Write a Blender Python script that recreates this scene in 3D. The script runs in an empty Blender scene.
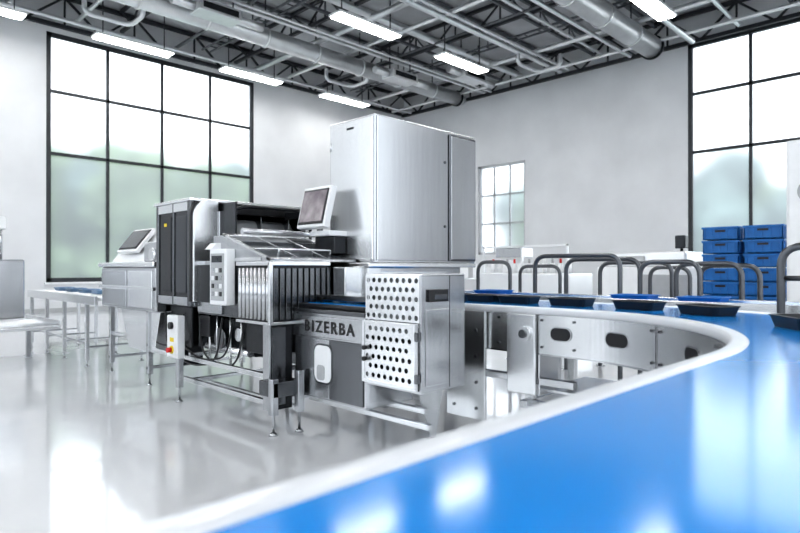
import bpy, math, random
import bmesh
from mathutils import Vector, Matrix
random.seed(4)
scene=bpy.context.scene
COL=scene.collection

# ---------------------------------------------------------------- materials
def nt(name):
    m=bpy.data.materials.new(name); m.use_nodes=True
    return m,m.node_tree,m.node_tree.nodes['Principled BSDF']
def mat(name,col,rough=.5,metal=0.,bump=0.,bscale=40,var=0.,vscale=6,stretch=(1,1,1),spec=None,rvar=0.,coat=0.,aniso=0.):
    m,t,b=nt(name)
    b.inputs['Base Color'].default_value=(*col,1); b.inputs['Roughness'].default_value=rough
    b.inputs['Metallic'].default_value=metal
    if spec is not None: b.inputs['IOR'].default_value=spec
    if coat>0: b.inputs['Coat Weight'].default_value=coat; b.inputs['Coat Roughness'].default_value=.05
    tc=t.nodes.new('ShaderNodeTexCoord'); mp=t.nodes.new('ShaderNodeMapping'); mp.inputs['Scale'].default_value=stretch
    t.links.new(tc.outputs['Object'],mp.inputs['Vector'])
    n=t.nodes.new('ShaderNodeTexNoise'); n.inputs['Scale'].default_value=vscale; n.inputs['Detail'].default_value=4
    t.links.new(mp.outputs[0],n.inputs['Vector'])
    if var>0:
        r=t.nodes.new('ShaderNodeValToRGB')
        r.color_ramp.elements[0].position=.3; r.color_ramp.elements[1].position=.7
        r.color_ramp.elements[0].color=(*[c*(1-var) for c in col],1)
        r.color_ramp.elements[1].color=(*[min(1,c*(1+var)) for c in col],1)
        t.links.new(n.outputs[0],r.inputs[0]); t.links.new(r.outputs[0],b.inputs['Base Color'])
    if rvar>0:
        mr=t.nodes.new('ShaderNodeMapRange'); mr.inputs[3].default_value=max(0,rough-rvar); mr.inputs[4].default_value=rough+rvar
        t.links.new(n.outputs[0],mr.inputs[0]); t.links.new(mr.outputs[0],b.inputs['Roughness'])
    if bump>0:
        n2=t.nodes.new('ShaderNodeTexNoise'); n2.inputs['Scale'].default_value=bscale
        t.links.new(mp.outputs[0],n2.inputs['Vector'])
        bp=t.nodes.new('ShaderNodeBump'); bp.inputs['Strength'].default_value=bump; bp.inputs['Distance'].default_value=.01
        t.links.new(n2.outputs[0],bp.inputs['Height']); t.links.new(bp.outputs[0],b.inputs['Normal'])
    return m
def emis(name,col,s):
    m,t,b=nt(name); b.inputs['Base Color'].default_value=(*col,1)
    b.inputs['Emission Color'].default_value=(*col,1); b.inputs['Emission Strength'].default_value=s
    return m
STEEL=mat('brushed_steel',(.55,.56,.575),.22,1,var=.045,vscale=1.5,stretch=(22,22,1))
STEEL_H=mat('brushed_steel_light',(.76,.77,.78),.26,.97,var=.03,vscale=1.5,stretch=(22,22,1))
STEEL_D=mat('dark_steel',(.17,.175,.185),.24,1,var=.06,vscale=1.5,stretch=(14,14,1))
TUBE=mat('rail_steel',(.13,.135,.145),.3,.9,var=.05,vscale=1.5)
ALU=mat('aluminium',(.8,.81,.82),.33,.85,var=.02,vscale=2)
BLACK=mat('black_plastic',(.01,.01,.012),.35,var=.1)
DARK=mat('dark_painted_metal',(.022,.024,.028),.25,.4,var=.1,vscale=2)
GREYP=mat('grey_plastic',(.4,.41,.42),.45,var=.05)
WHITEP=mat('white_plastic',(.8,.81,.82),.4,var=.03)
RIM=mat('rim_plastic',(.62,.64,.67),.25,.1,var=.02)
BLUE=mat('blue_belt',(.006,.235,.66),.13,var=.04,vscale=2,rvar=.02,spec=1.55)
BLUEC=mat('blue_crate_plastic',(.01,.14,.42),.4,var=.1)
TRAYG=mat('grey_blue_tray',(.16,.26,.40),.4,var=.05)
RED=mat('red_button',(.6,.02,.02),.4,var=.05)
YEL=mat('yellow_sign',(.8,.6,.03),.5,var=.05)
SCREEN=mat('screen_glass',(.03,.034,.042),.08,var=.1)
HOOD=mat('tinted_hood_glass',(.09,.10,.115),.06,.35,var=.1,vscale=2)
REDSCR=mat('screen_face',(.2,.17,.19),.2,var=.4,vscale=9)
WALL=mat('wall_paint',(.68,.69,.705),.8,var=.05,vscale=.8,bump=.1,bscale=30)
FLOOR=mat('floor_epoxy',(.60,.61,.625),.16,var=.05,vscale=.6,rvar=.05,spec=1.6,coat=.6)
DECK=mat('roof_deck',(.46,.47,.485),.7,var=.12,vscale=1)
TRUSS=mat('truss_paint',(.03,.032,.037),.5,var=.15)
TRUSSL=mat('truss_paint_grey',(.11,.115,.125),.5,var=.15)
DUCT=mat('duct_metal',(.72,.73,.74),.3,.85,var=.06,vscale=3)
FRAME=mat('window_frame_dark',(.03,.033,.038),.5,var=.1)
FRAMEW=mat('window_frame_grey',(.5,.51,.53),.5,var=.05)
LEAF=mat('foliage',(.13,.175,.09),.8,var=.7,vscale=.5)
LEAF2=mat('foliage_blue_green',(.12,.165,.145),.8,var=.7,vscale=.4)
BARK=mat('bark',(.12,.08,.05),.9,var=.3)
GRASS=mat('outside_ground',(.26,.29,.27),.9,var=.2,vscale=.2)
LAMP=emis('lamp_diffuser',(1,.99,.97),12)
def glassmat():
    m=bpy.data.materials.new('patterned_window_glass'); m.use_nodes=True; t=m.node_tree; t.nodes.clear()
    o=t.nodes.new('ShaderNodeOutputMaterial'); tl=t.nodes.new('ShaderNodeBsdfTranslucent')
    tr=t.nodes.new('ShaderNodeBsdfRefraction'); tr.inputs['IOR'].default_value=1.2; tr.inputs['Roughness'].default_value=.38
    tl.inputs[0].default_value=(.95,.97,1,1); tr.inputs[0].default_value=(.97,.99,1,1)
    a=t.nodes.new('ShaderNodeMixShader'); a.inputs[0].default_value=.26
    t.links.new(tr.outputs[0],a.inputs[1]); t.links.new(tl.outputs[0],a.inputs[2])
    t.links.new(a.outputs[0],o.inputs[0]); return m
GLASS=glassmat()

# ---------------------------------------------------------------- builders
class G:
    def __init__(s,name,loc=(0,0,0)):
        s.o=Vector(loc); s.e=bpy.data.objects.new(name,None); s.e.location=loc; s.e.empty_display_size=.1
        COL.objects.link(s.e)
    def mesh(s,name,v,f,m,bev=0,smooth=False,seg=2):
        me=bpy.data.meshes.new(name); me.from_pydata([tuple(Vector(p)-s.o) for p in v],[],f); me.update()
        ob=bpy.data.objects.new(name,me); COL.objects.link(ob); ob.parent=s.e; me.materials.append(m)
        if smooth is True:
            for p in me.polygons: p.use_smooth=True
        elif smooth=='side':
            for p in me.polygons: p.use_smooth=len(p.vertices)==4
        if bev>0:
            md=ob.modifiers.new('bevel','BEVEL'); md.width=bev; md.segments=seg; md.limit_method='ANGLE'
        return ob
    def box(s,name,x0,x1,y0,y1,z0,z1,m,bev=.004,seg=2):
        v=[(x,y,z) for x in(x0,x1) for y in(y0,y1) for z in(z0,z1)]
        f=[(0,1,3,2),(4,6,7,5),(0,4,5,1),(2,3,7,6),(0,2,6,4),(1,5,7,3)]
        return s.mesh(name,v,f,m,bev,seg=seg)
    def obox(s,name,c,size,R,m,bev=.004):
        c=Vector(c); v=[c+R@Vector((x*size[0]/2,y*size[1]/2,z*size[2]/2)) for x in(-1,1) for y in(-1,1) for z in(-1,1)]
        f=[(0,1,3,2),(4,6,7,5),(0,4,5,1),(2,3,7,6),(0,2,6,4),(1,5,7,3)]
        return s.mesh(name,v,f,m,bev)
    def cyl(s,name,p0,p1,r,m,seg=20,r2=None,bev=0):
        p0=Vector(p0);p1=Vector(p1);r2=r if r2 is None else r2
        q=(p1-p0).to_track_quat('Z','Y'); v=[]
        for p,rr in((p0,r),(p1,r2)):
            for i in range(seg):
                a=2*math.pi*i/seg; v.append(p+q@Vector((rr*math.cos(a),rr*math.sin(a),0)))
        f=[(i,(i+1)%seg,seg+(i+1)%seg,seg+i) for i in range(seg)]+[tuple(range(seg))[::-1],tuple(range(seg,2*seg))]
        return s.mesh(name,v,f,m,bev,'side')
    def tube(s,name,pts,r,m,fil=.06,cyclic=False,n=6):
        P=[Vector(p) for p in pts]; out=[P[0]]
        for i in range(1,len(P)-1):
            a,b,c=P[i-1],P[i],P[i+1]; d=min(fil,(a-b).length*.45,(c-b).length*.45)
            s0=b+(a-b).normalized()*d; s1=b+(c-b).normalized()*d
            for k in range(n+1):
                u=k/n; out.append(s0*(1-u)**2+b*2*u*(1-u)+s1*u*u)
        out.append(P[-1])
        cu=bpy.data.curves.new(name,'CURVE'); cu.dimensions='3D'; cu.bevel_depth=r; cu.bevel_resolution=3; cu.use_fill_caps=True
        sp=cu.splines.new('POLY'); sp.points.add(len(out)-1)
        for k,p in enumerate(out): sp.points[k].co=(*(p-s.o),1)
        sp.use_smooth=True
        ob=bpy.data.objects.new(name,cu); COL.objects.link(ob); ob.parent=s.e; cu.materials.append(m); return ob
    def prism(s,name,pts,axis,a0,a1,m,bev=.003):
        def mk(p,a):
            if axis=='X': return (a,p[0],p[1])
            if axis=='Y': return (p[0],a,p[1])
            return (p[0],p[1],a)
        n=len(pts); v=[mk(p,a0) for p in pts]+[mk(p,a1) for p in pts]
        f=[(i,(i+1)%n,n+(i+1)%n,n+i) for i in range(n)]+[tuple(range(n))[::-1],tuple(range(n,2*n))]
        ob=s.mesh(name,v,f,m,bev)
        bm=bmesh.new(); bm.from_mesh(ob.data); bmesh.ops.recalc_face_normals(bm,faces=bm.faces); bm.to_mesh(ob.data); bm.free()
        return ob
    def struts(s,name,segs,w,m):
        v=[];f=[]
        for p0,p1,*ww in segs:
            p0=Vector(p0);p1=Vector(p1);h=(ww[0] if ww else w)/2
            q=(p1-p0).to_track_quat('Z','Y'); b=len(v)
            for p in(p0,p1):
                for x,y in((-h,-h),(h,-h),(h,h),(-h,h)): v.append(p+q@Vector((x,y,0)))
            f+=[(b,b+1,b+5,b+4),(b+1,b+2,b+6,b+5),(b+2,b+3,b+7,b+6),(b+3,b,b+4,b+7),(b+3,b+2,b+1,b),(b+4,b+5,b+6,b+7)]
        return s.mesh(name,v,f,m)
def rrect(cx,cy,w,h,r,n=5):
    pts=[]
    for q,(sx,sy) in enumerate(((1,1),(-1,1),(-1,-1),(1,-1))):
        for k in range(n+1):
            a=math.radians(90*q+90*k/n); pts.append((cx+sx*(w/2-r)+r*math.cos(a),cy+sy*(h/2-r)+r*math.sin(a)))
    return pts
def foot(g,x,y,ztop,m=None):
    g.cyl('foot_stem',(x,y,.02),(x,y,ztop),.011,m or STEEL,12)
    g.cyl('foot_pad',(x,y,0),(x,y,.022),.036,m or STEEL,20,r2=.024)

# ---------------------------------------------------------------- room
X0,X1,Y0,Y1,H=-9.,20.3,-9.,20.,9.6
def boxes_mesh(name,bl,m):
    v=[];f=[]
    for x0,x1,y0,y1,z0,z1 in bl:
        b=len(v); v+=[(x,y,z) for x in(x0,x1) for y in(y0,y1) for z in(z0,z1)]
        f+=[tuple(b+i for i in q) for q in[(0,1,3,2),(4,6,7,5),(0,4,5,1),(2,3,7,6),(0,2,6,4),(1,5,7,3)]]
    me=bpy.data.meshes.new(name); me.from_pydata(v,[],f); me.materials.append(m)
    ob=bpy.data.objects.new(name,me); COL.objects.link(ob); return ob
boxes_mesh('floor',[(X0,X1,Y0,Y1,-.1,0)],FLOOR)
boxes_mesh('ceiling',[(X0,X1,Y0,Y1,H,H+.2)],DECK)
TH=.3
def wall(name,axis,c0,c1,a0,a1,holes):
    bl=[];cur=a0
    def add(p0,p1,z0,z1):
        if p1-p0<1e-4 or z1-z0<1e-4: return
        bl.append((p0,p1,c0,c1,z0,z1) if axis=='X' else (c0,c1,p0,p1,z0,z1))
    for h0,h1,z0,z1 in sorted(holes):
        add(cur,h0,0,H); add(h0,h1,0,z0); add(h0,h1,z1,H); cur=h1
    add(cur,a1,0,H); boxes_mesh(name,bl,WALL)
wall('wall_north','X',Y1,Y1+TH,X0-TH,X1+TH,[(5.0,12.05,.9,8.45)])
wall('wall_east','Y',X1,X1+TH,Y0,Y1,[(13.2,15.56,1.9,5.68),(-2.05,6.98,.9,8.65)])
wall('wall_west','Y',X0-TH,X0,Y0,Y1,[(-5,1,1,8.3),(3,9,1,8.3),(11,17,1,8.3)])
wall('wall_south','X',Y0-TH,Y0,X0-TH,X1+TH,[(-6,0,1,8.3),(2,8,1,8.3),(10,16,1,8.3)])
def window(i,axis,c,a0,a1,z0,z1,cols,rows,m,w=.09):
    loc=((a0+a1)/2,c,(z0+z1)/2) if axis=='X' else (c,(a0+a1)/2,(z0+z1)/2)
    g=G('window_%d'%i,loc)
    def P(a,z,d=0): return (a,c+d,z) if axis=='X' else (c+d,a,z)
    segs=[]
    for k in range(cols+1):
        a=a0+(a1-a0)*k/cols; ww=w*1.5 if k in(0,cols) else w
        if k==0:a+=w*.7
        if k==cols:a-=w*.7
        segs.append((P(a,z0),P(a,z1),ww))
    for z in rows: segs.append((P(a0,z),P(a1,z),w))
    segs+= [(P(a0,z0+w*.7),P(a1,z0+w*.7),w*1.5),(P(a0,z1-w*.7),P(a1,z1-w*.7),w*1.5)]
    g.struts('frame',segs,w,m)
    g.mesh('pane',[P(a0,z0),P(a1,z0),P(a1,z1),P(a0,z1)],[(0,1,2,3)],GLASS)
    if axis=='X': g.box('sill',a0-.05,a1+.05,min(c,Y1)-.12,c+.1,z0-.06,z0,WHITEP)
window(1,'X',Y1+.08,5.0,12.05,.9,8.45,4,[4.8,6.69],FRAME)
window(2,'Y',X1+.12,13.2,15.56,1.9,5.68,3,[3.2,4.4],FRAMEW,.07)
window(3,'Y',X1+.08,-2.05,6.98,.9,8.65,5,[5.1,7.0],FRAME)
k=4  # unseen west and south windows, added large to let sky light in
for a in(-5,3,11): window(k,'Y',X0-.14,a,a+6,1,8.3,4,[4.8,6.6],FRAME); k+=1
for a in(-6,2,10): window(k,'X',Y0-.14,a,a+6,1,8.3,4,[4.8,6.6],FRAME); k+=1
boxes_mesh('baseboard_north',[(X0,X1-.04,Y1-.03,Y1,0,.12)],GREYP)
boxes_mesh('baseboard_east',[(X1-.03,X1,Y0,Y1-.04,0,.12)],GREYP)

# trusses
def truss(axis,c,a0,a1,z0,z1,n,w=.1,name='roof_truss',m=TRUSS):
    g=G(name,((a0+a1)/2,c,z0) if axis=='X' else (c,(a0+a1)/2,z0))
    P=lambda a,z:(a,c,z) if axis=='X' else (c,a,z)
    s=[(P(a0,z0),P(a1,z0),w*1.2),(P(a0,z1),P(a1,z1),w*1.2)]
    for i in range(n):
        u=a0+(a1-a0)*i/n; v=a0+(a1-a0)*(i+1)/n; mid=(u+v)/2
        s+=[(P(u,z1),P(mid,z0),w*.6),(P(mid,z0),P(v,z1),w*.6)]
        if i: s.append((P(u,z0),P(u,z1),w*.5))
    g.struts('members',s,w,m)
for x in(-5,-1,3,7,11,15): truss('Y',x,Y0+.05,Y1-.45,8.85,9.5,16,.08)
for y in(-6,0,4,10,14): truss('X',y,X0+.05,X1-.45,8.95,9.45,16,.07,m=TRUSSL)
truss('X',Y1-.25,X0+.05,X1-.5,8.6,9.5,14,.1)
truss('Y',X1-.25,Y0+.05,Y1-.1,8.6,9.5,14,.1)
g=G('roof_purlins',(5,5,9.4))
s=[]
y=Y0+1
while y<Y1-.5:
    s.append(((X0+.05,y,9.5),(X1-.05,y,9.5),.1)); y+=2
g.struts('beams',s,.1,TRUSSL)
def duct(y,z,r,xa,xb):
    g=G('air_duct',((xa+xb)/2,y,z))
    g.cyl('pipe',(xa,y,z),(xb,y,z),r,DUCT,32)
    x=xa+.6
    while x<xb:
        g.cyl('flange',(x-.03,y,z),(x+.03,y,z),r+.035,DUCT,32); 
        g.struts('hanger',[((x,y,z+r),(x,y,9.58),.03)],.03,TRUSS); x+=1.9
    g.cyl('end_cap',(xb,y,z),(xb+.08,y,z),r+.05,DARK,32)
    g.cyl('end_damper',(xb+.08,y,z),(xb+.4,y,z),r*.7,DUCT,32)
duct(15.6,8.35,.27,-6,18.9)
duct(7.6,8.35,.33,-6,18.9)
def pipe(pts,r,m=DUCT):
    g=G('service_pipe',pts[0]); g.tube('pipe',pts,r,m,.3)
for y,z,r in((14.7,8.55,.06),(14.35,8.5,.04),(8.6,8.5,.07),(16.6,8.75,.09),(16.95,8.7,.05),(11.2,8.6,.09),(10.9,8.6,.05),(12.9,8.8,.12),(6.6,8.45,.09),(5.3,8.6,.06),(9.5,8.75,.05),(3.0,8.6,.09),(18.9,8.5,.06)):
    pipe([(-6,y,z),(19.6,y,z)],r)
for x,z,r in((13,8.68,.07),(8.6,8.66,.05),(17.5,8.72,.08),(5.6,8.66,.06),(11.7,8.7,.1),(18.9,8.5,.06),(14.5,8.7,.04),(3.9,8.7,.09)):
    pipe([(x,-6,z),(x,19.4,z)],r,DUCT if r>.05 else TRUSSL)
for x,y in((5.2,17.2),(13.3,17.1),(16.8,11.2),(9,6.8)):
    pipe([(x,y,8.6),(x,y,8.2),(x+1.2,y,8.2),(x+1.2,y-.9,8.2),(x+1.2,y-.9,8.6)],.07)
def hvac(x,y,z):
    g=G('ventilation_unit',(x,y,z))
    g.box('body',x-.6,x+.6,y-.3,y+.3,z-.15,z+.15,DUCT,.02)
    g.box('grille',x-.5,x+.5,y-.32,y-.3,z-.08,z+.08,DARK)
    g.cyl('collar',(x+.6,y,z),(x+1.4,y,z),.12,DUCT,24)
    g.cyl('collar',(x-1.2,y,z),(x-.6,y,z),.12,DUCT,24)
    g.struts('hangers',[((x-.5,y,z+.15),(x-.5,y,9.58)),((x+.5,y,z+.15),(x+.5,y,9.58))],.03,TRUSS)
hvac(14.6,14.6,8.0); hvac(17,13.4,8.3); hvac(7.6,14.5,8.1)
for x in(9.6,16.2):
    g=G('cable_tray',(x,8,8.78))
    s=[((x-.15,-5,8.78),(x-.15,19,8.78),.05),((x+.15,-5,8.78),(x+.15,19,8.78),.05)]
    yy=-5
    while yy<19: s.append(((x-.15,yy,8.78),(x+.15,yy,8.78),.03)); yy+=.5
    for yy in(-4,0,4,8,12,16): s.append(((x,yy,8.78),(x,yy,9.56),.03))
    g.struts('ladder',s,.05,TRUSSL)
for y in(18.2,12.2,6.1,0,-6):
    for x in(-5.1,-1.1,2.9,6.9,10.9,15.1):
        g=G('ceiling_light',(x,y,8))
        g.box('housing',x-1.15,x+1.15,y-.25,y+.25,8.02,8.08,WHITEP)
        g.box('tube_a',x-1.1,x+1.1,y-.21,y-.03,7.99,8.03,LAMP,.0)
        g.box('tube_b',x-1.1,x+1.1,y+.03,y+.21,7.99,8.03,LAMP,.0)
        g.struts('hangers',[((x-.9,y,8.08),(x-.9,y,9.58)),((x+.9,y,8.08),(x+.9,y,9.58))],.025,TRUSS)

# ---------------------------------------------------------------- outside
boxes_mesh('outside_ground',[(-70,90,-70,90,-.4,-.12)],GRASS)
def tree(x,y,h,r,m):
    bm=bmesh.new()
    for k in range(14):
        a=random.random()*6.28; rr=r*random.uniform(0,.75); c=Vector((rr*math.cos(a),rr*math.sin(a),h*random.uniform(.15,.88)))
        sc=r*random.uniform(.45,.75)
        res=bmesh.ops.create_icosphere(bm,subdivisions=3,radius=sc)
        for v in res['verts']:
            v.co*=1+.16*math.sin(v.co.x*5+k)*math.sin(v.co.y*6)+.1*random.uniform(-1,1); v.co+=c
    me=bpy.data.meshes.new('crown'); bm.to_mesh(me); bm.free(); me.materials.append(m)
    g=G('tree',(x,y,-.12)); ob=bpy.data.objects.new('crown',me); COL.objects.link(ob); ob.parent=g.e
    g.cyl('trunk',(x,y,-.12),(x,y,h*.6),.25,BARK,12,r2=.12)
i=0
for x,h in((2,7),(5,8),(7.2,8.5),(9,8.2),(11.2,8.8),(13,7.4),(15,8.6),(17.5,9.8),(20,9.2),(22.5,10),(25,9),(29,9)):
    tree(x,33+random.uniform(-2,3),h*.78,2.7,(LEAF,LEAF2)[i%2]); i+=1
for y,h in((-2,7),(1.5,7),(4.5,7.0),(7,7.0),(9,8.0),(11.5,9.5),(14,9.5),(18,8.5),(21.5,8.5),(25,9),(28,8)):
    tree(36+random.uniform(-3,3),y,h*.80,2.7,(LEAF,LEAF2)[i%2]); i+=1

# ---------------------------------------------------------------- curved belt conveyor
CX,CY,RX,RY=2.1,2.0,1.575,1.345
EX=CX+RX
def arc(u,off): return CX+(RX+off)*math.cos(u),CY+(RY+off)*math.sin(u)
def sweep(g,name,prof,m,ya=3.9,xa=-2.0,smooth=False,n=56,bev=0):
    st=[]
    for k in range(9): st.append(('s',xa+(CX-xa)*k/9))
    for k in range(n+1): st.append(('a',math.radians(-90+90*k/n)))
    for k in range(1,5): st.append(('e',CY+(ya-CY)*k/4))
    v=[]
    for kind,u in st:
        for off,z in prof:
            if kind=='s': v.append((u,CY-RY-off,z))
            elif kind=='a': v.append((*arc(u,off),z))
            else: v.append((EX+off,u,z))
    P=len(prof);f=[]
    for i in range(len(st)-1):
        for j in range(P):
            f.append((i*P+j,i*P+(j+1)%P,(i+1)*P+(j+1)%P,(i+1)*P+j))
    f+=[tuple(range(P)),tuple(range((len(st)-1)*P,len(st)*P))[::-1]]
    ob=g.mesh(name,v,f,m,bev,smooth)
    bm=bmesh.new(); bm.from_mesh(ob.data); bmesh.ops.recalc_face_normals(bm,faces=bm.faces); bm.to_mesh(ob.data); bm.free()
    return ob
cv=G('curved_belt_conveyor',(2.3,2,0))
BZ=1.043
sweep(cv,'belt',[(.05,BZ-.03),(.83,BZ-.03),(.83,BZ),(.05,BZ)],BLUE)
sweep(cv,'inner_rim',rrect(.022,1.022,.078,.056,.02,4),RIM,smooth=True)
sweep(cv,'outer_rim',rrect(.855,1.022,.07,.056,.02,4),RIM,smooth=True)
sweep(cv,'inner_side_panel',[(.0,.72),(.012,.72),(.012,1.0),(.0,1.0)],STEEL_H)
sweep(cv,'outer_side_panel',[(.85,.74),(.862,.74),(.862,1.0),(.85,1.0)],STEEL_H)
sweep(cv,'inner_flange',[(-.004,.71),(.06,.71),(.06,.722),(-.004,.722)],STEEL)
sweep(cv,'belt_return',[(.06,.82),(.8,.82),(.8,.83),(.06,.83)],DARK)
def panel_pt(s,z,out=-.003):
    if s<=0:
        a=math.radians(s); tg=Vector((-RX*math.sin(a),RY*math.cos(a),0)).normalized()
        return Vector((*arc(a,out),z)),tg,Vector((-tg.y,tg.x,0))
    return Vector((EX+out,s,z)),Vector((0,1,0)),Vector((-1,0,0))
def slot(s,z,w,h):
    c,tg,nn=panel_pt(s,z)
    for nm,ex,m,o in(('slot_edge',.016,STEEL,.002),('slot_dark_patch',0,BLACK,.004)):  # no opening cut: raised black patch paints the dark inside the slot
        pts=rrect(0,0,w+ex,h+ex,(h+ex)/2*.98,8); v=[c+tg*p[0]+Vector((0,0,p[1]))+nn*(o) for p in pts]+[c+tg*p[0]+Vector((0,0,p[1]))+nn*(o+.003) for p in pts]
        n=len(pts); cv.mesh(nm,v,[(i,(i+1)%n,n+(i+1)%n,n+i) for i in range(n)]+[tuple(range(n))[::-1],tuple(range(n,2*n))],m)
slot(2.10,.87,.15,.085); slot(-14,.87,.17,.085); slot(-42,.87,.15,.08); slot(2.78,.87,.09,.07)
for s in(2.95,2.62,2.25,1e-9,-26,-29,-54,-57):
    for z in(.77,.96):
        c,tg,nn=panel_pt(s if s>.1 else min(s,0),z); cv.cyl('bolt',c,c+nn*.008,.009,STEEL_D,10)
for s in(-27.5,-55.5):
    c,tg,nn=panel_pt(s,.87); 
    cv.mesh('joint_plate',[c+tg*a+Vector((0,0,b))+nn*.002 for a,b in((-.003,-.15),(.003,-.15),(.003,.12),(-.003,.12))],[(0,1,2,3)],STEEL_D)
def conv_leg(x,y,plate=True):
    cv.box('leg',x-.03,x+.03,y-.03,y+.03,.06,.80,STEEL_H); foot(cv,x,y,.1)
for x,y in((3.80,2.42),(4.42,2.42),(3.60,1.35),(4.1,.95),(2.9,.86),(3.1,.15),(1.2,.5),(1.2,-.12),(-.8,.5),(-.8,-.12)): conv_leg(x,y)
cv.box('cross_beam',3.7,4.5,2.39,2.45,.3,.36,STEEL); cv.box('cross_beam',3.7,4.5,2.39,2.45,.68,.74,STEEL)
cv.box('gearbox_plate',3.63,3.66,2.28,2.52,.42,1.0,STEEL_H,.01)
cv.box('gearbox_side',3.66,3.92,2.26,2.28,.42,.72,STEEL,.006)
cv.box('gearbox_body',3.69,3.9,2.3,2.5,.5,.74,STEEL)
cv.cyl('drive_hub',(3.60,2.36,.86),(3.64,2.36,.86),.055,STEEL_H,28); cv.cyl('drive_hub_cap',(3.585,2.36,.86),(3.60,2.36,.86),.03,STEEL_D,24)
cv.box('end_plate',3.63,3.66,2.72,3.1,.16,1.0,STEEL_H,.006)
for z in(.25,.45,.65,.85): cv.cyl('bolt',(3.63,2.8,z),(3.622,2.8,z),.012,STEEL_D,12); cv.cyl('bolt',(3.63,3.02,z),(3.622,3.02,z),.012,STEEL_D,12)
cv.box('lower_rail',3.66,3.72,2.0,3.1,.5,.55,STEEL); cv.box('lower_tray',3.75,4.4,1.2,2.3,.44,.46,STEEL_H)
cv.struts('lower_frame',[((3.8,2.42,.33),(3.6,1.35,.33)),((3.6,1.35,.33),(2.9,.86,.33)),((3.6,1.35,.33),(4.1,.95,.33)),((3.6,1.35,.6),(4.1,.95,.6)),((2.9,.86,.33),(1.2,.5,.33))],.045,STEEL)

def tray(x,y,ang,L=.32,W=.23,h=.06,z=BZ,m=BLACK,name='food_tray'):
    g=G(name,(x,y,z)); R3=Matrix.Rotation(ang,3,'Z')
    def ring(w,l,r,zz): return [Vector((x,y,z+zz))+R3@Vector((p[0],p[1],0)) for p in rrect(0,0,w,l,r,4)]
    rings=[ring(W*.8,L*.85,.03,0.001),ring(W*.94,L*.96,.035,h-.006),ring(W,L,.04,h-.006),ring(W,L,.04,h),ring(W*.9,L*.93,.03,h),ring(W*.76,L*.82,.03,.006)]
    n=len(rings[0]);v=[p for r in rings for p in r];f=[]
    for k in range(5):
        for i in range(n): f.append((k*n+i,k*n+(i+1)%n,(k+1)*n+(i+1)%n,(k+1)*n+i))
    f+=[tuple(range(n))[::-1],tuple(range(5*n,6*n))]
    g.mesh('shell',v,f,m,0)
for s in(-52,-26,-9):
    a=math.radians(s); tray(*arc(a,.42),a)
for y in(2.25,2.72,3.06,3.42): tray(EX+.42,y,0)

# ---------------------------------------------------------------- packaging machine
M=G('packaging_machine',(3.2,5.2,0))
def perf(name,X,ya,yb,za,zb,p,r,m,th=.004):
    v=[];f=[];N=12
    nr=max(1,int(round((zb-za)/p))); ph=(zb-za)/nr
    nc=int(round((yb-ya)/p)); pw=(yb-ya)/nc
    def quad(y0,y1,z0,z1):
        b=len(v); v.extend([(X,y0,z0),(X,y1,z0),(X,y1,z1),(X,y0,z1)]); f.append((b,b+3,b+2,b+1))
    for j in range(nr):
        z0=za+j*ph; off=pw/2 if j%2 else 0; cnt=nc-1 if j%2 else nc
        if j%2: quad(ya,ya+off,z0,z0+ph); quad(yb-off,yb,z0,z0+ph)
        for i in range(cnt):
            cy=ya+off+(i+.5)*pw; cz=z0+ph/2; b=len(v)
            for k in range(N):
                a=2*math.pi*k/N+math.pi/4; c,s=math.cos(a),math.sin(a); mx=max(abs(c),abs(s))
                v.append((X,cy+c/mx*pw/2,cz+s/mx*ph/2)); v.append((X,cy+c*r,cz+s*r))
            for k in range(N):
                k2=(k+1)%N; f.append((b+2*k,b+2*k+1,b+2*k2+1,b+2*k2))
    ob=M.mesh(name,v,f,m); md=ob.modifiers.new('s','SOLIDIFY'); md.thickness=th; md.offset=0
px0=2.88; ga,gb=2.68,3.24
M.box('guard_side',px0,3.34,ga,ga+.02,.5,1.283,STEEL,.004)
M.box('guard_side',px0+.02,3.34,gb-.02,gb,.5,1.28,STEEL,.004)
M.box('guard_top',px0,3.34,ga,gb,1.27,1.29,STEEL_H,.005)
M.box('guard_bottom',px0,3.34,ga,gb,.485,.505,STEEL,.003)
M.box('guard_back',2.96,2.98,ga+.02,gb-.02,.92,1.27,GREYP,.0)
M.box('guard_interior',3.0,3.3,ga+.06,gb-.06,.51,.86,DARK,.0)
perf('perforated_panel_upper',px0,ga+.015,gb-.005,.96,1.275,.062,.018,STEEL_H)
perf('perforated_door',px0-.035,ga+.045,gb-.035,.535,.935,.062,.018,STEEL_H)
for nm,b in(('door_frame',(ga+.02,ga+.045,.51,.955)),('door_frame',(gb-.035,gb-.01,.51,.955)),('door_frame',(ga+.045,gb-.035,.51,.535)),('door_frame',(ga+.045,gb-.035,.935,.955))):
    M.box(nm,px0-.045,px0-.005,b[0],b[1],b[2],b[3],STEEL_H,.003)
M.cyl('door_knob',(px0-.075,gb-.06,.76),(px0-.035,gb-.06,.76),.016,BLACK); M.cyl('door_knob',(px0-.075,gb-.06,.68),(px0-.035,gb-.06,.68),.016,BLACK)
M.box('door_hinge',px0-.05,px0-.02,ga-.005,ga+.02,.84,.9,STEEL_D); M.box('door_hinge',px0-.05,px0-.02,ga-.005,ga+.02,.56,.62,STEEL_D)
M.box('latch_plate',2.94,3.14,ga-.02,ga,1.10,1.185,BLACK,.006); M.box('latch_recess',2.99,3.12,ga-.026,ga-.02,1.115,1.15,STEEL_D,.004)
M.box('side_seam',3.17,3.175,ga-.002,ga,.5,1.28,STEEL_D,0)
M.box('side_lower_panel',2.92,3.16,ga-.006,ga,.53,1.05,STEEL,.004)
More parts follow.
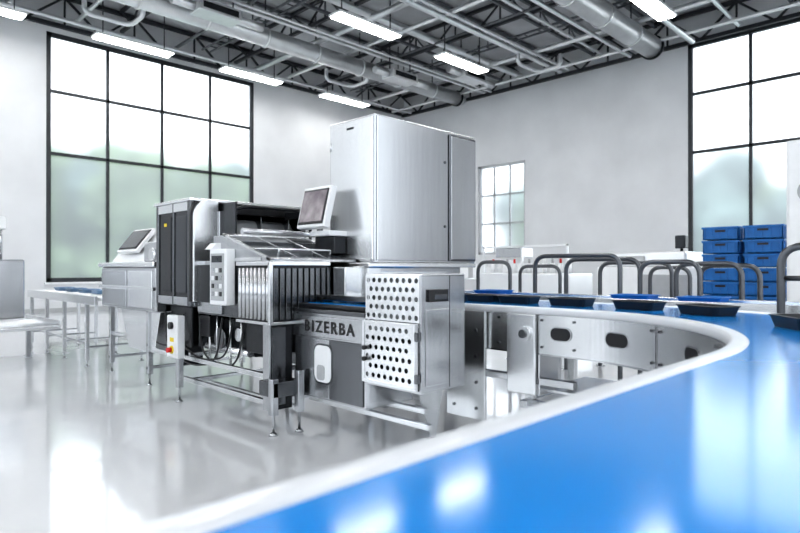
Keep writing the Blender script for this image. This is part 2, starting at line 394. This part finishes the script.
for yy in(2.98,):
    M.prism('wedge_leg',[(3.12,.5),(3.46,.5),(3.42,.28),(3.37,.05),(3.30,.05),(3.22,.30)],'Y',yy,yy+.012,STEEL_H)
    M.prism('wedge_flange',[(3.12,.5),(3.13,.5),(3.225,.30),(3.305,.05),(3.30,.05),(3.215,.30)],'Y',yy,yy+.07,STEEL_H,0)
    M.cyl('foot_pad',(3.335,yy+.02,0),(3.335,yy+.02,.05),.035,STEEL)
M.box('outfeed_body',2.89,3.60,3.25,4.14,.28,.97,STEEL,.006)
M.box('outfeed_top',2.87,3.62,3.24,4.15,.97,1.0,STEEL_D,.004)
M.box('outfeed_belt',2.93,3.60,3.26,4.14,1.0,1.035,BLACK,.01)
M.box('infeed_blue_strip',3.0,3.4,3.3,4.1,1.035,1.04,BLUE,.0)
M.box('name_bar',2.868,2.89,3.25,4.14,.78,.945,STEEL,.004)
M.box('front_panel',2.878,2.89,3.27,3.66-.005,.30,.765,STEEL_D,.004)
M.box('front_panel',2.878,2.89,3.665,4.12,.30,.765,STEEL,.004)
def face_rr(name,X,cy,cz,w,h,r,m,th=.004):
    M.prism(name,rrect(cy,cz,w,h,r,6),'X',X-th,X,m,0)
face_rr('slot_window_edge',2.879,3.74,.57,.24,.32,.07,STEEL_D)
face_rr('slot_window',2.875,3.74,.57,.21,.29,.06,WHITEP)
face_rr('slot_inner',2.871,3.76,.50,.10,.12,.03,GREYP)
cu=bpy.data.curves.new('lettering','FONT'); cu.body='BIZERBA'; cu.size=.13; cu.extrude=.002; cu.space_character=1.33; cu.align_x='CENTER'; cu.offset=.002
tx=bpy.data.objects.new('lettering',cu); COL.objects.link(tx)
mw=Matrix(((0,0,-1,2.865),(-1,0,0,3.66),(0,1,0,.82),(0,0,0,1)))
tx.parent=M.e; tx.matrix_local=Matrix.Translation(-M.o)@mw; cu.materials.append(BLACK)
# -- big upper cabinet
bx0,bx1,by0,by1,bz0,bz1=3.6,5.06,3.92,4.57,1.38,2.73
M.box('upper_cabinet',bx0,bx1,by0,by1,bz0,bz1,STEEL,.008,3)
M.box('cabinet_door',bx0+.02,4.60,by0-.014,by0,bz0+.02,bz1-.015,STEEL,.006)
M.box('cabinet_side_door',4.62,bx1-.01,by0-.02,by0,bz0+.02,bz1-.03,STEEL_D,.008)
M.box('cabinet_side_door_skin',4.64,bx1-.03,by0-.026,by0-.02,bz0+.04,bz1-.05,STEEL,.004)
M.box('cabinet_end_door',bx0-.012,bx0,by0+.02,by1-.02,bz0+.03,bz1-.02,STEEL_H,.006)
for z in(1.6,2.05,2.5): M.cyl('hinge',(bx0-.012,by1-.03,z-.04),(bx0-.012,by1-.03,z+.04),.012,STEEL_H,12)
for z in(1.75,2.4): M.cyl('lock',(4.55,by0-.02,z),(4.55,by0-.012,z),.014,STEEL_D)
M.box('cabinet_label',bx0-.014,bx0-.012,4.2,4.30,2.63,2.65,DARK,0)
M.box('cabinet_skirt',3.48,5.0,3.86,4.62,1.335,1.38,STEEL_H,.01)
M.box('cabinet_neck',3.55,4.85,3.95,4.55,1.12,1.335,STEEL,.006)
M.box('neck_bracket',3.5,3.66,3.9,4.0,1.04,1.335,STEEL_H,.006)
M.box('neck_panel',3.62,4.6,3.93,3.945,1.15,1.3,STEEL_H,.003)
M.box('neck_chute',3.28,3.56,3.95,4.12,1.06,1.34,STEEL_H,.01)
M.box('discharge_cover',3.12,3.5,3.35,4.12,1.05,1.10,STEEL_D,.008)
for x in(3.55,4.75):
    for y in(3.98,4.48): M.box('cabinet_post',x,x+.06,y-.03,y+.03,.05,1.13,STEEL)
for x in(3.58,4.78):
    for y in(3.98,4.48): foot(M,x,y,.06)
# -- ribbed discharge guard
cx0,cy0=2.65,4.15
M.box('guard_corner_body',cx0+.01,3.25,cy0+.01,4.67,.87,1.37,DARK,.004)
for k in range(8):
    y=cy0+.03+k*.063; M.cyl('rib',(cx0+.008,y,.9),(cx0+.008,y,1.33),.024,STEEL,12)
for k in range(10):
    x=cx0+.035+k*.061; M.box('slat',x,x+.045,cy0-.004,cy0+.012,.9,1.33,STEEL_D,.004)
M.box('guard_corner_rail',cx0-.01,3.27,cy0-.01,4.68,1.35,1.385,STEEL_H,.005)
M.box('guard_corner_rail',cx0-.01,3.27,cy0-.01,4.68,.86,.885,STEEL_H,.005)
M.box('guard_corner_post',cx0-.01,cx0+.025,cy0-.012,cy0+.02,.87,1.38,STEEL_H,.005)
M.box('corner_column',cx0,2.87,cy0,cy0+.05,.16,.87,DARK,.006)
M.box('corner_column_skin',cx0+.02,2.80,cy0-.006,cy0,.2,.84,STEEL_D,.004)
M.box('corner_column_edge',cx0-.01,cx0+.01,cy0-.005,cy0+.09,.16,.87,STEEL,.004)
M.box('column_block',2.70,2.86,cy0+.05,4.6,.60,.86,DARK,.006)
hy0,hy1,hz0,hz1,hx0,hx1=4.16,4.96,1.385,1.63,2.66,3.58
M.prism('hood_body',[(hy0,hz0),(hy1,hz1),(5.12,hz1),(5.12,hz0)],'X',hx0,hx1,STEEL,.004)
def hp(u,w,o):
    n=Vector((0,-(hz1-hz0),hy1-hy0)).normalized()
    return Vector((hx0+(hx1-hx0)*u,hy0+(hy1-hy0)*w,hz0+(hz1-hz0)*w))+n*o
def slab(name,u0,u1,w0,w1,o0,o1,m,bev=.002):
    vv=[hp(u,w,o) for u in(u0,u1) for w in(w0,w1) for o in(o0,o1)]
    return M.mesh(name,vv,[(0,1,3,2),(4,6,7,5),(0,4,5,1),(2,3,7,6),(0,2,6,4),(1,5,7,3)],m,bev)
slab('hood_glass',.03,.97,.08,.94,.0,.012,HOOD)
slab('hood_rail',0,1,0,.08,0,.02,STEEL_H); slab('hood_rail',0,1,.92,1,0,.02,STEEL_H)
slab('hood_rail',0,.035,0,1,0,.02,STEEL_H); slab('hood_rail',.965,1,0,1,0,.02,STEEL_H)
slab('hood_bar',.0,1,.40,.43,.012,.02,STEEL_H); slab('hood_bar',.0,1,.68,.70,.012,.018,STEEL_D)
for u in(.35,.68): slab('hood_bar',u-.01,u+.01,.05,.95,.012,.018,STEEL_H)
M.tube('hood_handle',[hp(.2,.2,.02),hp(.2,.2,.06),hp(.8,.2,.06),hp(.8,.2,.02)],.009,STEEL_H,.02)
M.box('hood_side_trim',hx0-.008,hx0,4.3,5.1,1.39,1.42,STEEL_H,.003)
M.cyl('lid_roller',(2.9,5.02,1.68),(3.95,5.02,1.68),.03,STEEL)
# control console
M.box('control_panel',2.57,2.66,4.72,5.02,1.0,1.50,WHITEP,.01)
M.box('control_face',2.563,2.57,4.75,4.99,1.04,1.46,GREYP,.004)
for j in range(4):
    for i in range(3): M.box('key',2.556,2.563,4.78+i*.07,4.82+i*.07,1.08+j*.07,1.12+j*.07,(BLACK,WHITEP,STEEL)[(i+j)%3],.003)
M.box('small_display',2.557,2.563,4.78,4.96,1.38,1.44,SCREEN,.002)
M.prism('console_hood',[(2.56,1.5),(2.62,1.56),(2.84,1.56),(2.84,1.5)],'Y',4.98,5.1,WHITEP)
# -- wrapping station
wy0,wy1,wz0,wz1=5.55,6.36,.95,2.02
M.box('station_back',3.98,4.02,wy0,wy1,wz0,wz1,DARK)
M.box('station_roof',2.62,4.05,wy0-.04,wy1+.02,wz1-.03,wz1,STEEL_H,.006)
M.box('station_roof_beam',2.66,4.03,wy0-.02,wy0+.03,wz1-.13,wz1-.04,BLACK,.006)
M.box('station_roof_beam',2.66,4.0,wy1-.05,wy1,wz1-.13,wz1-.03,DARK,.006)
M.box('station_floor',2.66,4.0,wy0,wy1,wz0,wz0+.04,STEEL)
M.box('station_rear',2.70,4.0,wy1-.02,wy1,wz0,wz1-.03,DARK)
M.box('station_door',2.655,2.675,5.62,6.30,1.02,1.95,DARK,.006)
for b in((5.55,5.62),(6.30,6.36),(5.93,5.96)): M.box('door_post',2.64,2.68,b[0],b[1],wz0,wz1-.02,STEEL_D,.005)
M.box('door_rail',2.64,2.68,5.6,6.32,1.90,1.99,STEEL_H,.004); M.box('door_rail',2.64,2.68,5.6,6.32,.96,1.04,STEEL,.004)
M.box('door_plate',2.645,2.67,6.0,6.26,1.08,1.86,DARK,.01)
M.box('door_inner_plate',2.648,2.67,5.66,5.9,1.08,1.86,SCREEN,.01)
face_rr('door_badge',2.644,6.13,1.78,.06,.035,.01,YEL)
pts=[]
for k in range(9):
    a=math.radians(180-90*k/8); pts.append((2.80+.16*math.cos(a),1.84+.17*math.sin(a)))
pts=[(2.64,1.0)]+pts+[(2.90,2.01),(2.90,1.30),(2.86,1.0)]
M.prism('curved_end_panel',pts,'Y',5.48,5.52,STEEL_H,.006)
M.prism('curved_end_edge',[(p[0]-.012 if p[0]<2.8 else p[0],p[1]+(.012 if p[1]>1.8 else 0)) for p in pts],'Y',5.52,5.56,BLACK,.004)
M.box('end_fin',2.93,2.95,5.2,5.56,1.05,1.98,DARK,.004)
M.box('end_fin_bracket',2.9,3.0,5.46,5.5,1.1,1.9,STEEL,.004)
M.cyl('film_roll',(3.1,5.75,1.75),(3.9,5.75,1.75),.1,GREYP,28); M.cyl('film_core',(3.0,5.75,1.75),(3.98,5.75,1.75),.03,BLACK)
M.cyl('roller',(2.95,5.62,1.45),(3.98,5.62,1.45),.035,STEEL_H); M.cyl('roller',(2.95,5.7,1.3),(3.98,5.7,1.3),.03,STEEL)
M.cyl('roller',(2.95,5.6,1.6),(3.98,5.6,1.6),.02,STEEL_H)
M.box('drive_block',3.2,3.5,5.6,5.9,1.05,1.25,DARK,.01); M.box('drive_block',3.6,3.85,5.58,5.85,1.5,1.65,STEEL,.01)
for x in(3.05,3.45,3.8): M.box('inner_plate',x,x+.015,5.58,6.3,1.0,1.88,STEEL_D if x<3.5 else STEEL,.003)
M.box('bed_body',2.72,3.9,4.67,5.55,.88,1.36,STEEL_D,.006)
M.box('bed_side',2.70,2.72,5.05,5.52,.90,1.40,STEEL,.005)
M.box('bed_side_cover',2.675,2.70,5.08,5.48,1.0,1.36,DARK,.006)
M.box('bed_top',2.9,3.95,5.13,5.55,1.36,1.42,DARK,.006)
M.tube('station_arm',[(2.95,5.3,1.42),(2.95,5.3,1.9),(3.1,5.3,1.95),(3.9,5.3,1.95),(3.9,5.3,1.42)],.018,DARK,.08)
M.box('arm_bracket',3.7,4.0,5.2,5.5,1.86,1.94,DARK,.01)
M.box('rear_cover',3.6,4.1,4.72,5.5,1.36,1.60,STEEL,.01)
def monitor(g,c,ydir_w,h,tilt,th=.07,face=REDSCR,body=WHITEP):
    Rm=Matrix.Rotation(tilt,3,'Y')
    g.obox('monitor_shell',c,(th,ydir_w,h),Rm,body,.012)
    g.obox('monitor_bezel',Vector(c)+Rm@Vector((-th/2-.004,0,0)),(.01,ydir_w*.88,h*.84),Rm,BLACK,.004)
    g.obox('monitor_screen',Vector(c)+Rm@Vector((-th/2-.011,0,0)),(.006,ydir_w*.82,h*.74),Rm,face,.002)
monitor(M,(3.40,4.52,1.90),.43,.41,math.radians(14))
M.cyl('monitor_post',(3.5,4.6,1.56),(3.5,4.6,1.85),.03,STEEL_D)
M.box('monitor_base',3.38,3.62,4.30,4.6,1.63,1.68,WHITEP,.01)
M.box('monitor_lower_box',3.44,3.58,4.3,4.6,1.46,1.63,DARK,.01)
# -- infeed unit
M.box('infeed_body',2.66,3.9,6.42,8.1,.84,1.34,STEEL,.02,3)
M.box('infeed_top',2.62,3.92,6.40,8.12,1.34,1.40,STEEL_H,.015)
M.box('infeed_front_panel',2.648,2.662,6.5,7.2,.88,1.30,STEEL_H,.006); M.box('infeed_front_panel',2.648,2.662,7.25,8.02,.88,1.30,STEEL,.006)
M.box('infeed_rail',2.62,2.65,6.42,8.1,1.08,1.12,STEEL_H,.004)
M.prism('infeed_hopper',[(6.45,.84),(7.6,.84),(7.35,.38),(6.6,.38)],'X',2.72,3.8,STEEL_H,.006)
M.prism('console_body',[(2.72,1.40),(3.02,1.80),(3.3,1.80),(3.3,1.40)],'Y',6.95,7.95,WHITEP,.02)
monitor(M,(2.84,7.42,1.66),.62,.36,math.radians(38),.05,SCREEN)
M.cyl('infeed_roll',(2.68,6.6,1.48),(3.5,6.6,1.48),.07,STEEL_H,24)
M.box('infeed_block',2.7,3.6,6.42,6.85,1.4,1.62,STEEL,.015); M.box('infeed_block',3.3,3.9,6.9,7.9,1.4,1.7,STEEL_D,.02)
M.cyl('infeed_end_drum',(2.7,8.14,1.22),(3.85,8.14,1.22),.09,STEEL_H,24)
# -- base frame
BX=2.72
for x,z,ya,yb in((BX,.42,4.2,6.6),(BX,.20,4.2,6.0),(3.10,.20,2.8,4.2),(3.22,.27,2.95,5.2),(3.9,.3,3.9,8.0),(BX+.03,.5,6.6,8.0),(2.95,.14,4.2,5.8)):
    M.box('frame_rail',x-.022,x+.022,ya,yb,z-.022,z+.022,STEEL_H,.006)
for x,y,zt in((2.60,4.02,.3),(2.82,3.98,.35),(2.60,5.7,.3),(2.73,6.75,.38),(2.73,7.94,.3),(3.9,4.1,.3),(3.9,5.7,.3),(3.9,6.75,.3),(3.9,7.94,.3)):
    foot(M,x,y,zt)
for x,y,zb,zt in((2.60,4.02,.16,.45),(2.60,5.7,.14,.86),(2.73,6.75,.12,.84),(2.73,7.94,.12,.84),(3.9,4.1,.12,.9),(3.9,5.7,.12,.95),(3.9,6.75,.12,.84),(3.9,7.94,.12,.84),(2.82,3.98,.16,.5)):
    M.box('frame_leg',x-.03,x+.03,y-.03,y+.03,zb,zt,STEEL,.006)
for y in(4.3,5.7,6.75,7.94):
    M.box('cross_rail',2.7,3.9,y-.02,y+.02,.18,.22,STEEL,.005); M.box('cross_rail',2.7,3.9,y-.02,y+.02,.44,.48,STEEL,.005)
M.box('leg_tie',2.58,2.84,3.99,4.2,.30,.42,STEEL_D,.005)
M.box('switch_box',2.54,2.62,5.62,5.86,.44,.86,WHITEP,.01)
M.cyl('stop_base',(2.53,5.74,.52),(2.541,5.74,.52),.04,YEL); M.cyl('stop_button',(2.49,5.74,.52),(2.53,5.74,.52),.025,RED)
M.box('warning_sign',2.536,2.54,5.70,5.78,.60,.64,YEL,0); M.cyl('rotary_switch',(2.51,5.74,.76),(2.54,5.74,.76),.035,BLACK)
M.box('drive_box',2.85,3.3,4.7,5.3,.52,.84,DARK,.01); M.cyl('drive_motor',(2.9,5.45,.62),(3.35,5.45,.62),.09,DARK,24)
M.cyl('drive_pulley',(2.76,5.2,.66),(2.80,5.2,.66),.1,STEEL_D,28); M.cyl('drive_pulley',(2.76,4.85,.72),(2.80,4.85,.72),.06,STEEL_H,28)
M.cyl('air_cylinder',(2.8,4.7,.56),(2.8,5.5,.56),.035,STEEL_H); M.box('valve_block',2.74,2.85,5.35,5.55,.66,.86,BLACK,.006)
M.box('under_panel',2.8,2.82,5.85,6.35,.5,.92,DARK,.006); M.box('electrics_box',2.9,3.5,5.9,6.3,.5,.92,STEEL_D,.01)
M.box('gear_case',2.78,3.0,6.0,6.2,.3,.52,DARK,.01)
M.box('rear_skirt',3.5,3.53,4.3,6.3,.35,.9,STEEL_D,.004)
for k,(ya,yb,zm) in enumerate(((4.7,5.6,.46),(4.9,6.1,.5),(5.1,6.4,.42),(5.9,7.0,.55))):
    M.tube('cable',[(2.74,ya,.86),(2.73,ya+.1,zm),(2.73,(ya+yb)/2,zm-.08),(2.73,yb-.1,zm+.05),(2.76,yb,.85)],.009,BLACK,.2)
for y in(4.8,5.0,5.25,5.4): M.cyl('guide_rod',(2.77,y,.42),(2.77,y,.88),.012,STEEL_H,12)
# roller conveyor
C=G('roller_conveyor',(2.95,9.9,0))
C.box('side_rail',2.62,2.66,8.25,11.6,.84,.96,STEEL_H,.006); C.box('side_rail',3.34,3.38,8.25,11.6,.84,.96,STEEL_H,.006)
y=8.32
while y<11.55: C.cyl('roller',(2.66,y,.925),(3.34,y,.925),.03,ALU,14); y+=.09
for y in(8.6,9.6,10.5,11.4):
    for x in(2.64,3.36):
        C.box('leg',x-.025,x+.025,y-.025,y+.025,.08,.86,STEEL_H,.004); foot(C,x,y,.1)
    C.box('brace',2.64,3.36,y-.015,y+.015,.25,.28,STEEL)
C.box('long_brace',2.625,2.655,8.6,11.4,.3,.335,STEEL)
for y in(8.6,9.1,9.7,10.3,10.9): 
    tray(3.0,y,0,.34,.26,.055,.957,TRAYG,'product_tray')

# left edge machine with cantilevered roller bed
L=G('feeding_machine',(1.9,10,0))
L.box('cabinet',1.5,2.15,9.65,10.6,.62,1.45,STEEL,.02)
L.box('cabinet_front',1.485,1.5,9.75,10.5,.7,1.38,STEEL_H,.01)
L.box('bed',1.5,2.42,8.95,10.7,.50,.56,STEEL_H,.02,3)
L.box('bed_rail',1.5,1.53,8.95,10.7,.55,.61,ALU); L.box('bed_rail',2.39,2.42,8.95,10.7,.55,.61,ALU)
y=9.0
while y<9.6: L.cyl('roller',(1.53,y,.58),(2.39,y,.58),.028,ALU,14); y+=.085
for x in(1.6,2.3):
    L.box('leg',x-.03,x+.03,10.1,10.16,0,.5,STEEL); L.cyl('leg_foot',(x,10.13,0),(x,10.13,.02),.05,STEEL)
L.cyl('signal_mast',(2.0,10.4,1.45),(2.0,10.4,2.0),.025,STEEL); L.box('mast_head',1.93,2.07,10.33,10.47,1.9,2.1,WHITEP,.02)

# ---------------------------------------------------------------- right background
def guard_rail(x,y0,y1,z,r=.03,low=None):
    g=G('guard_rail',(x,(y0+y1)/2,0))
    g.tube('hoop',[(x,y0,0),(x,y0,z),(x,y1,z),(x,y1,0)],r,TUBE,.16)
    g.cyl('base_plate',(x,y0,0),(x,y0,.012),r*2.4,STEEL); g.cyl('base_plate',(x,y1,0),(x,y1,.012),r*2.4,STEEL)
    if low: g.cyl('mid_rail',(x,y0,low),(x,y1,low),r*.7,TUBE)
def px2(px,X): t=(px-400)/590; return X*(1-t)/(1+t)
for X,pa,pb,z in((7.2,478,510,1.42),(6.6,535,620,1.48),(7.0,566,640,1.44),(7.6,600,672,1.40),(6.8,640,700,1.40),(7.2,676,742,1.38),(7.6,700,760,1.36),(8.2,520,560,1.36),(8.4,650,690,1.34)):
    guard_rail(X,px2(pb,X),px2(pa,X),z,.028,.9)
guard_rail(5.4,.55,px2(781,5.4),1.50,.03,1.25)
S=G('straight_belt_conveyor',(5.9,2.4,0))
S.box('belt',5.65,6.2,.6,5.0,.98,1.01,BLUE,.01)
S.box('side_rail',5.60,5.65,.6,5.0,.88,1.03,STEEL_H,.006); S.box('side_rail',6.2,6.25,.6,5.0,.88,1.03,STEEL_H,.006)
for y in(.8,2.2,3.6,4.8):
    for x in(5.63,6.22): S.box('leg',x-.03,x+.03,y-.03,y+.03,0,.9,STEEL)
    S.box('brace',5.63,6.22,y-.02,y+.02,.3,.34,STEEL)
def crate(g,x0,y0,z0,w=.4,l=.6,h=.22,m=BLUEC):
    t=.02
    g.box('crate_bottom',x0,x0+w,y0,y0+l,z0,z0+t,m,.004)
    g.box('crate_wall',x0,x0+t,y0,y0+l,z0,z0+h,m,.005); g.box('crate_wall',x0+w-t,x0+w,y0,y0+l,z0,z0+h,m,.005)
    g.box('crate_wall',x0,x0+w,y0,y0+t,z0,z0+h,m,.005); g.box('crate_wall',x0,x0+w,y0+l-t,y0+l,z0,z0+h,m,.005)
    g.box('crate_lip',x0-.015,x0,y0-.015,y0+l+.015,z0+h-.035,z0+h,m,.004); g.box('crate_lip',x0,x0+w,y0-.015,y0,z0+h-.035,z0+h,m,.004)
    for k in range(5): g.box('crate_rib',x0-.012,x0,y0+.05+k*.115,y0+.07+k*.115,z0,z0+h-.04,m,.002)
    for k in range(3): g.box('crate_rib',x0+.06+k*.13,x0+.08+k*.13,y0-.012,y0,z0,z0+h-.04,m,.002)
    g.box('crate_grip',x0-.013,x0-.01,y0+l/2-.08,y0+l/2+.08,z0+h-.09,z0+h-.055,BLACK,0)
def stack(x,y,n,z0=.17):
    g=G('crate_stack',(x,y,0))
    g.box('dolly',x-.02,x+.42,y-.02,y+.58,.1,.17,STEEL_D,.01)
    for a in(.04,.36):
        for b in(.05,.5): g.cyl('wheel',(x+a-.02,y+b,.05),(x+a+.02,y+b,.05),.05,BLACK,16)
    for k in range(n): crate(g,x,y,z0+k*.235,l=.56)
for x,y,n in((11,2.98,8),(11,2.34,8),(11.55,2.98,8),(11.55,2.34,7),(12.1,2.98,8)): stack(x,y,n)
for y in(1.9,2.55,4.3):
    tray(5.92,y,0,.4,.36,.05,1.011,BLUEC,'product_tray')
E=G('electrical_cabinet',(9.8,1.4,0))
E.box('body',9.35,10.2,.75,1.95,.1,3.05,WHITEP,.015); E.box('plinth',9.38,10.18,.78,1.92,0,.1,DARK)
E.box('door',9.33,9.35,.78,1.33,.15,3.0,WHITEP,.008); E.box('door',9.33,9.35,1.36,1.92,.15,3.0,WHITEP,.008)
E.cyl('emblem',(9.32,1.66,2.35),(9.33,1.66,2.35),.16,GREYP,32); E.cyl('emblem_inner',(9.315,1.66,2.35),(9.32,1.66,2.35),.12,WHITEP,32)
E.box('handle',9.30,9.33,1.37,1.40,1.4,1.7,BLACK,.006)
W=G('background_packing_machine',(12.5,5,0))
W.box('base',12,13.2,3.9,6.0,.1,1.35,WHITEP,.03); W.box('hood',12.1,13.1,4.2,5.8,1.35,1.66,ALU,.04)
W.box('panel',11.98,12,4.1,5.0,.4,1.2,GREYP,.01); W.box('plinth',12.1,13.1,4,5.9,0,.1,DARK)
W.box('vent',12.07,12.1,5.0,5.6,1.42,1.58,GREYP,.01)
W.cyl('mast',(12.3,4.35,1.66),(12.3,4.35,1.95),.03,DARK); W.box('mast_camera',12.2,12.4,4.25,4.45,1.72,1.98,DARK,.02)
W2=G('bottle_filler',(13,9,0))
W2.box('base',12.6,13.8,7.0,9.6,.08,1.2,ALU,.03); W2.box('plinth',12.7,13.7,7.1,9.5,0,.08,DARK)
for k in range(11):
    y=7.1+k*.22; W2.cyl('bottle',(12.8,y,1.2),(12.8,y,1.45),.06,WHITEP,16); W2.cyl('bottle_neck',(12.8,y,1.45),(12.8,y,1.56),.03,(WHITEP,RED,GREYP)[k%3],12)
for y in(7.05,8.3,9.5): W2.box('post',12.65,12.7,y,y+.05,1.2,1.9,ALU)
W2.box('top_beam',12.65,12.7,7.05,9.55,1.85,1.9,ALU); W2.box('filler_head',12.75,13.3,8.4,9.2,1.6,1.85,STEEL,.02)
F=G('work_bench',(16,10.5,0))
F.box('top',15.5,16.3,9.5,13.5,.95,1.0,STEEL_H,.01); F.box('shelf',15.5,16.3,9.5,13.5,.3,.33,STEEL,.01)
for x in(15.55,16.25):
    for y in(9.6,13.4): F.box('leg',x-.03,x+.03,y-.03,y+.03,0,.95,STEEL)
for k in range(7): F.box('carton',15.7,16.1,9.7+k*.55,10.05+k*.55,1.0,1.35+.12*(k%3),WHITEP,.01)

# ---------------------------------------------------------------- world / camera
w=bpy.data.worlds.new('sky'); scene.world=w; w.use_nodes=True; t=w.node_tree
bg=t.nodes['Background']; tc=t.nodes.new('ShaderNodeTexCoord'); sp=t.nodes.new('ShaderNodeSeparateXYZ'); cr=t.nodes.new('ShaderNodeValToRGB')
t.links.new(tc.outputs['Generated'],sp.inputs[0]); t.links.new(sp.outputs[2],cr.inputs[0]); t.links.new(cr.outputs[0],bg.inputs[0])
cr.color_ramp.elements[0].color=(.93,.96,1,1); cr.color_ramp.elements[1].color=(.78,.88,1,1)
bg.inputs[1].default_value=1.8
cam=bpy.data.cameras.new('camera'); co=bpy.data.objects.new('camera',cam); COL.objects.link(co)
co.location=(0,0,1.33); co.rotation_euler=(math.radians(90.15),0,math.radians(-45))
cam.lens=26.55; cam.sensor_width=36; cam.clip_start=.05; cam.clip_end=300
cam.dof.use_dof=True; cam.dof.focus_distance=4.8; cam.dof.aperture_fstop=2.4
scene.camera=co
scene.view_settings.view_transform='Standard'
try: scene.view_settings.look='Medium High Contrast'
except Exception: scene.view_settings.look='None'
scene.view_settings.exposure=0.9
